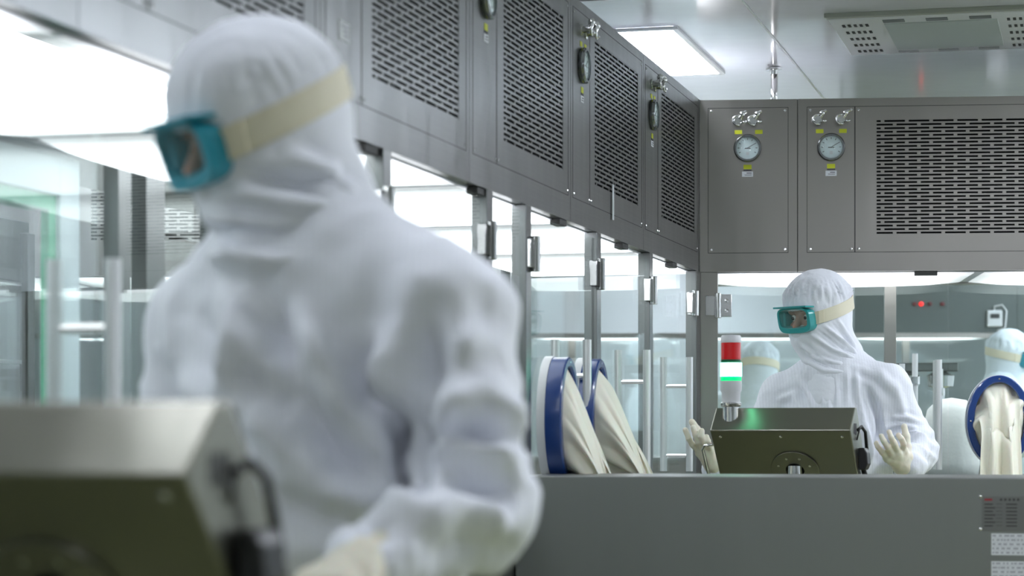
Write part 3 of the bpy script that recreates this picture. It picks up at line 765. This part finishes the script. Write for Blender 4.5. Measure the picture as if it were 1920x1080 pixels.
def person(label, root, J, head, folds=(), hfolds=(), res=.010, gog=teal_m, hands=True, cloth=suit_m, hoodm=hood_m, seed=0, gathers=True, lhand=None, rhand=None, gres=.003, strap_tilt=.28, amps=(.006, .0035), elbow=.006, gath=.010):
    """J: world joints; head = (centre, forward, pitch)"""
    P_ = thing('person', Matrix.Translation(root), label, 'person')
    bpy.context.view_layer.update()
    g = {k: Vector(v) for k, v in J.items()}
    hc, hf, hp = head; hc = Vector(hc); R = rot(hf, hp)
    def hw(x, y, z): return hc+Vector(R @ npn((x, y, z)))
    cf = (g['shL']-g['shR']); cf.z = 0; cf.normalize(); fwd = cf.cross(Vector((0,0,1))); 
    RC = np.array([fwd, cf, Vector((0,0,1))]).T.astype(np.float32)
    nb = g['neck']; ch = g['chest']; pv = g['pelvis']; wd = (g['shL']-g['shR']).length/2
    def body(P):
        d = s_ell(P, ch, (.155, wd*.92, .27), RC)
        d = smin(d, s_ell(P, pv+Vector((0,0,.04)), (.165, wd*.9, .2), RC), .1)
        d = smin(d, s_cone(P, ch, pv, .15, .15), .1)
        d = smin(d, s_cone(P, nb+Vector((0,0,.0)), g['shL'], .10, .078), .06)
        d = smin(d, s_cone(P, nb+Vector((0,0,.0)), g['shR'], .10, .078), .06)
        d = smin(d, s_cone(P, nb+Vector((0,0,.02)), ch, .088, .12), .04)
        for s in 'LR':
            arm = s_cone(P, g['sh'+s], g['el'+s], .083, .070)
            arm = smin(arm, s_cone(P, g['el'+s], g['wr'+s], .070, .050), .035)
            d = smin(d, arm, .028)
            leg = s_cone(P, g['hip'+s], g['kn'+s], .112, .088)
            leg = smin(leg, s_cone(P, g['kn'+s], g['an'+s], .088, .068), .04)
            leg = smin(leg, s_cone(P, g['an'+s]+Vector((0,0,-.03)), g['to'+s], .058, .045), .03)
            d = smin(d, leg, .05)
        return smax(d, -(P[..., 2]-.0), .01)
    pts = list(g.values()); lo = [min(p[i] for p in pts)-.2 for i in range(3)]; hi = [max(p[i] for p in pts)+.2 for i in range(3)]; lo[2] = -.03
    V, Fc = surface(body, lo, hi, res)
    def dsp(V, N, f=folds_disp(folds, amps, seed)):
        d = f(V, N)
        for s in 'LR':      # gathered creases round the elbows, wrists and knees
            for a, b, k, am, u0 in (('sh', 'el', 60, elbow, .85), ('el', 'wr', 75, elbow, .2), ('el', 'wr', 95, .004, .9), ('kn', 'an', 70, .006, .8)):
                A = npn(g[a+s]); B = npn(g[b+s]); ba = B-A; L = np.linalg.norm(ba); h = (V-A) @ ba/(L*L)
                r = np.linalg.norm(V-A-np.clip(h, 0, 1)[:, None]*ba, axis=1)
                d = d+am*1.5*(1-2*np.abs(noise(np.stack([h*L*k/2.6+2.2*noise(V*7), noise(V*11)*1.2+seed, h*0+k], 1))))*np.exp(-((h-u0)/.22)**2)*(r < .12)
        return d*np.clip((V[:, 2]-.03)*20, 0, 1)
    mesh_obj('coverall', V, Fc, cloth, P_, dsp)
    # hood
    def hood(P):
        d = s_ell(P, hw(-.008, 0, .03), (.127, .106, .118), R)
        d = smin(d, s_ell(P, hw(-.014, 0, .075), (.116, .100, .094), R), .04)
        d = smin(d, s_ell(P, hw(.020, 0, -.068), (.078, .078, .082), R), .05)
        d = smin(d, s_cone(P, hw(-.02, 0, -.03), nb+Vector((0,0,.03)), .098, .098), .05)
        d = smin(d, s_cone(P, nb+Vector((0,0,.05)), nb+Vector((0,0,-.06)), .095, .125), .04)
        d = smin(d, s_cone(P, nb+fwd*.03, nb+fwd*.09+Vector((0,0,-.10)), .085, .06), .05)
        d = smax(d, -s_box(P, hw(.12, 0, -.002), (.062, .068, .033), R, .015), .008)
        return d
    lo = [min(hc[i], nb[i])-.24 for i in range(3)]; hi = [max(hc[i], nb[i])+.24 for i in range(3)]
    V, Fc = surface(hood, lo, hi, res*.8)
    def hd(V, N, f=folds_disp(hfolds, (.003, .002), seed+1)):
        d = f(V, N); q = (V-npn(hc)) @ R
        if gathers:      # gathered cloth across the brow
            ang = np.arctan2(q[:, 1], q[:, 0]); msk = np.exp(-((q[:, 2]-.085)/.034)**2)
            d = d+gath*(1-2*np.abs(noise(np.stack([ang*12+noise(q*18), q[:, 2]*12, ang*0+seed], 1))))*msk+gath*.4*noise(np.stack([ang*22, q[:, 2]*22, ang*0+seed], 1))*msk
        band = np.exp(-((q[:, 2]-(.004-strap_tilt*(q[:, 0]-.05)))/.018)**2)
        return d*(1-.9*band)-.003*band
    mesh_obj('hood', V, Fc, hoodm, P_, hd)
    # face behind the goggles
    def face(P):
        d = s_ell(P, hw(.012, 0, .01), (.082, .07, .10), R)
        d = smin(d, s_cone(P, hw(.088, 0, .008), hw(.106, 0, -.028), .009, .014), .012)
        d = smin(d, s_cone(P, hw(.083, -.045, .026), hw(.083, .045, .026), .012, .012), .014)
        for s in (1, -1):
            d = smax(d, -s_ell(P, hw(.100, .031*s, .002), (.02, .02, .014), R), .008)
            d = smin(d, s_ell(P, hw(.072, .038*s, -.03), (.02, .022, .018), R), .015)
            d = smin(d, s_ell(P, hw(-.005, .073*s, 0), (.018, .008, .03), R), .01)
        d = smin(d, s_cone(P, hw(.072, -.015, -.062), hw(.072, .015, -.062), .012, .012), .015)
        return d
    V, Fc = surface(face, [hc[i]-.15 for i in range(3)], [hc[i]+.15 for i in range(3)], .005 if res < .012 else .009)
    fo = mesh_obj('face', V, Fc, skin_m, P_, None)
    RM = Matrix(R.tolist()).to_4x4(); RM.translation = hc-Vector(root)
    for s in (1, -1):
        e = MB().sphere((.080, .031*s, .002), .0125, 10).build('eye', eye_w, fo, True, M=RM)
        MB().sphere((.0885, .031*s, .001), .0075, 8, (.7,1,1)).build('iris', eye_d, fo, True, M=RM)
        MB().tube([(.093, (.012)*s, .024), (.096, .03*s, .03), (.084, .05*s, .024)], [.003, .0042, .0025], 8).build('eyebrow', brow_m, fo, True, M=RM)
    # goggles: open box frame, brow lip, lens
    def sup(a, hy, hz, p=4):
        c, s = math.cos(a), math.sin(a); k_ = (abs(c)**p+abs(s)**p)**(-1/p); return hy*c*k_, hz*s*k_
    def gring(x, hy, hz, zo=0, n=48, bow=.25, sh=.16):
        out = []
        for j in range(n):
            a = 2*math.pi*j/n; y, z = sup(a, hy, hz); out.append(Vector((x-bow*y*y*6+sh*z*max(0, min(1, (x-.08)/.04)), y, z+zo)))
        return out
    gm = MB(); n = 48
    A = [gring(.078, .076, .042, -.006), gring(.095, .080, .045, -.007), gring(.120, .082, .046, -.007), gring(.127, .081, .045, -.007), gring(.127, .071, .034, -.001), gring(.112, .066, .030, .001), gring(.085, .062, .028, .001)]
    gm.loft(A, False, True)
    fr_ = gm.build('goggles', gog, P_, 'auto', M=RM)
    lip = MB(); lp = []
    for y in [k/10*.082 for k in range(-10, 11)]:
        x_ = .133-1.5*y*y; lp.append([(x_-.03, y, .036), (x_+.014, y, .038), (x_+.014, y, .044), (x_-.03, y, .042)])
    lip.loft(lp); lip.build('brow_lip', gog, fr_, 'auto')
    for s in (1, -1):
        MB().box(.05, .10, .072*s-.006, .072*s+.008, -.034, .022, Matrix.Rotation(-.12*s, 4, 'Z')).build('side_vent', gog, fr_, bevel=.004)
    ln = MB(); ln.loft([[tuple(v) for v in gring(.1255, .074, .036, -.003)], [tuple(v) for v in gring(.1235, .074, .036, -.003)]])
    ln.build('lens', clear, fr_, 'auto')
    MB().sphere((.070, 0, -.052), .042, 10, (1, 1.25, .8)).build('face_mask', paper_m, P_, True, M=RM)
    # strap marched onto the hood surface
    angs = [math.radians(t) for t in range(38, 323, 5)]; up = []; dn = []; upo = []; dno = []
    Pts = []
    for a in angs:
        dy, dx = math.sin(a), math.cos(a)
        for hz in (.024, -.022):
            best = None
            rr = np.linspace(.2, .04, 161)
            xs = dx*rr; ys = dy*rr; zs = .006-strap_tilt*(xs-.05)+hz
            Q = npn(hc)+np.stack([xs, ys, zs], 1) @ R.T
            dd = hood(Q.astype(np.float32)); i = int(np.argmax(dd < .0035)) if (dd < .0035).any() else 160
            Pts.append((xs[i], ys[i], zs[i]))
    st = MB(); rings = []
    for k_ in range(len(angs)):
        t, b = Vector(Pts[2*k_]), Vector(Pts[2*k_+1]); o_ = Vector((math.cos(angs[k_]), math.sin(angs[k_]), 0))*.0035
        rings.append([t, t+o_, b+o_, b])
    st.loft(rings); st.build('strap', strap_m, P_, 'auto', M=RM)
    for sgn, kk in ((1, 2), (-1, len(angs)-3)):
        t, b = Vector(Pts[2*kk]), Vector(Pts[2*kk+1]); t2, b2 = Vector(Pts[2*(kk+sgn*2)]), Vector(Pts[2*(kk+sgn*2)+1]); o_ = Vector((math.cos(angs[kk]), math.sin(angs[kk]), 0))*.008
        MB().loft([[t, t+o_, b+o_, b], [t2, t2+o_, b2+o_, b2]]).build('strap_buckle', mat('buckle', (.78,.72,.55), .35), P_, bevel=.001, M=RM)
    # surgical mask seen through the lens
    if hands:
        for s, h in (('L', lhand), ('R', rhand)):
            if h is None:
                d = (g['wr'+s]-g['el'+s]).normalized(); side = 1 if s == 'R' else -1
                h = hand_pts(g['wr'+s]+d*.02, d, Vector((0,0,-1)), side, .45)
            make_glove(P_, h, g['el'+s], res=gres)
    return P_

# ---- standing worker behind the console
Y = 8.2
J2 = dict(neck=at(1567, 700, 8.2), chest=at(1568, 815, 8.2), pelvis=at(1565, 800, 8.22)+Vector((0,0,-.22)),
          shL=at(1662, 728, 8.12), shR=at(1470, 745, 8.3), elL=at(1716, 846, 8.12), elR=at(1405, 862, 8.3), wrL=at(1705, 872, 7.9), wrR=at(1345, 880, 8.0))
for s, o in (('L', .1), ('R', -.1)):
    J2['hip'+s] = J2['pelvis']+Vector((o, 0, -.04)); J2['kn'+s] = Vector((J2['hip'+s].x, 8.2, .5)); J2['an'+s] = Vector((J2['hip'+s].x+o*.2, 8.25, .1)); J2['to'+s] = J2['an'+s]+Vector((-.02, -.15, -.06))
def pts(l): return [at(*q) for q in l]
lh = (at(1693, 874, 7.88), [pts([(1695, 846, 7.83), (1694, 832, 7.80), (1689, 822, 7.79), (1685, 816, 7.79)]),
                            pts([(1683, 848, 7.81), (1677, 832, 7.77), (1671, 820, 7.76), (1667, 810, 7.765)]),
                            pts([(1672, 852, 7.81), (1664, 838, 7.77), (1657, 827, 7.76), (1653, 818, 7.765)]),
                            pts([(1663, 858, 7.82), (1654, 848, 7.79), (1647, 839, 7.78), (1643, 831, 7.785)])],
      pts([(1702, 856, 7.86), (1702, 838, 7.88), (1699, 818, 7.89), (1696, 800, 7.895)]))
rh = (at(1340, 872, 7.97), [pts([(1333, 845, 7.93), (1329, 834, 7.90), (1327, 827, 7.89), (1325, 819, 7.89)]),
                            pts([(1325, 843, 7.93), (1319, 828, 7.89), (1315, 818, 7.88), (1316, 808, 7.88)]),
                            pts([(1317, 845, 7.93), (1309, 829, 7.90), (1304, 815, 7.89), (1300, 801, 7.89)]),
                            pts([(1311, 848, 7.95), (1298, 833, 7.92), (1291, 821, 7.91), (1285, 806, 7.91)])],
      pts([(1326, 856, 7.97), (1316, 830, 8.0), (1307, 805, 8.02), (1297, 791, 8.03)]))
f2 = [([(1605, 690), (1608, 740), (1622, 800), (1640, 885)], .006, .010), ([(1590, 700), (1588, 760)], .004, .010), ([(1625, 720), (1648, 780), (1655, 860)], -.010, .014),
      ([(1640, 690), (1680, 730), (1700, 790)], .005, .016), ([(1650, 770), (1665, 800), (1648, 850)], .007, .012), ([(1672, 785), (1700, 783), (1722, 790)], .007, .009),
      ([(1660, 800), (1690, 795), (1722, 806)], .007, .009), ([(1676, 815), (1712, 815), (1742, 832)], .009, .010), ([(1690, 840), (1720, 838), (1748, 858)], .008, .010),
      ([(1500, 712), (1520, 745), (1524, 765)], .006, .010), ([(1540, 720), (1545, 760)], .005, .008), ([(1460, 750), (1490, 740), (1500, 765)], .006, .012),
      ([(1620, 800), (1632, 840), (1622, 890)], .008, .012), ([(1560, 710), (1562, 765)], -.005, .008), ([(1604, 698), (1640, 715), (1668, 745)], -.005, .012)]
h2 = [([(1495, 640), (1530, 672), (1600, 690)], .005, .007), ([(1520, 625), (1560, 655), (1608, 676)], .005, .007), ([(1545, 610), (1580, 640), (1612, 668)], .005, .006),
      ([(1570, 600), (1590, 630), (1606, 655)], .004, .006), ([(1500, 672), (1545, 695), (1590, 698)], .005, .008), ([(1505, 655), (1560, 684), (1604, 684)], -.004, .005),
      ([(1532, 618), (1572, 648), (1608, 672)], -.004, .004), ([(1558, 604), (1585, 634), (1606, 660)], -.003, .004)]
person('person in white hood and teal goggles behind the console with both gloved palms raised', (J2['pelvis'].x, 8.22, 0), J2,
       (at(1532, 595, 8.2), (-.80, -.60), math.radians(4)), f2, h2, .0075, teal_m, seed=2, lhand=lh, rhand=rh, gres=.0028, amps=(.004, .0025))

# ---- nearest worker, out of focus
J1 = dict(neck=at(575, 470, 3.22), chest=at(600, 740, 3.22), pelvis=at(600, 800, 3.24)+Vector((0,0,-.22)),
          shL=at(838, 585, 3.06), shR=at(395, 610, 3.34), elL=at(890, 958, 3.0), elR=at(335, 960, 3.36), wrL=at(700, 1050, 2.82), wrR=at(340, 1040, 3.0))
for s, o in (('L', .1), ('R', -.1)):
    J1['hip'+s] = J1['pelvis']+Vector((o*.8, -o*.5, -.04)); J1['kn'+s] = Vector((J1['hip'+s].x, 3.22-o*.5, .5)); J1['an'+s] = Vector((J1['hip'+s].x, 3.26-o*.5, .1)); J1['to'+s] = J1['an'+s]+Vector((-.1, -.13, -.06))
f1 = [([(812, 600), (795, 700), (782, 800), (780, 930)], -.021, .024), ([(690, 680), (735, 790), (775, 880)], -.010, .02), ([(740, 640), (770, 760)], .010, .025),
      ([(440, 560), (455, 640), (430, 740)], .014, .025), ([(400, 600), (380, 700)], -.012, .02), ([(570, 600), (620, 700), (640, 790)], .012, .02), ([(500, 560), (540, 680), (520, 800)], -.010, .02),
      ([(480, 760), (540, 850), (640, 900)], .013, .022), ([(560, 720), (640, 860), (700, 900)], -.012, .02), ([(500, 880), (600, 930), (760, 900)], .012, .02),
      ([(780, 960), (860, 870), (960, 860)], .016, .02), ([(790, 930), (860, 905), (950, 930)], -.014, .018), ([(760, 1000), (850, 960), (950, 985)], .012, .02),
      ([(820, 760), (900, 740), (965, 790)], .010, .02), ([(840, 820), (910, 810), (970, 850)], -.010, .016), ([(850, 620), (900, 660), (930, 740)], .007, .025),
      ([(640, 960), (720, 940), (790, 955)], .012, .018), ([(460, 690), (500, 760)], -.010, .018)]
h1 = [([(400, 440), (520, 450), (690, 425)], -.012, .012), ([(430, 350), (540, 385), (680, 400)], .009, .014), ([(470, 330), (580, 350), (660, 330)], -.007, .012),
      ([(540, 290), (620, 330), (680, 390)], .008, .012), ([(390, 480), (520, 500), (700, 470)], .012, .016), ([(395, 400), (500, 420), (640, 440)], .006, .01)]
person('person in white hooded coverall and blue goggles, blurred, nearest the camera and looking left', (J1['pelvis'].x, 3.24, 0), J1,
       (at(485, 262, 3.2), (-.87, -.5), math.radians(12)), f1, h1, .0085, teal2_m, seed=5, gres=.004, amps=(.009, .004), strap_tilt=.30, elbow=.003, gath=.0035)

# ---- people seen through the glass
def far_person(px, eye_y, Y, fdir, hdir, label, gogm, seed, cloth):
    c = at(px, eye_y, Y); f = Vector((fdir[0], fdir[1], 0)).normalized(); l = Vector((0,0,1)).cross(f); u = Vector((0,0,1))
    def L(a, b, z): return Vector((c.x, c.y, 0))+f*a+l*b+u*(z*(c.z/1.60))
    J = dict(neck=L(-.03, 0, 1.45), chest=L(-.02, 0, 1.2), pelvis=L(-.02, 0, .95))
    for s, o in (('L', 1), ('R', -1)):
        J['sh'+s] = L(-.02, .2*o, 1.38); J['el'+s] = L(.03, .27*o, 1.08); J['wr'+s] = L(.27, .2*o, 1.08)
        J['hip'+s] = L(-.02, .1*o, .9); J['kn'+s] = L(0, .11*o, .5); J['an'+s] = L(-.03, .12*o, .1); J['to'+s] = L(.12, .12*o, .045)
    person(label, (c.x, c.y, 0), J, (c, hdir, math.radians(5)), (), (), .016, gogm, seed=seed, cloth=cloth, hoodm=cloth, gres=.006, strap_tilt=.15)
far_person(1425, 692, 13.6, (.5, .85), (.35, .9), 'distant person in pale hooded suit seen from behind through glass beside the signal tower', teal_m, 11, bluecloth)
far_person(1893, 672, 13.2, (.85, -.5), (.9, -.45), 'distant person in pale blue hood and teal goggles seen through the right glass', teal2_m, 13, bluecloth)
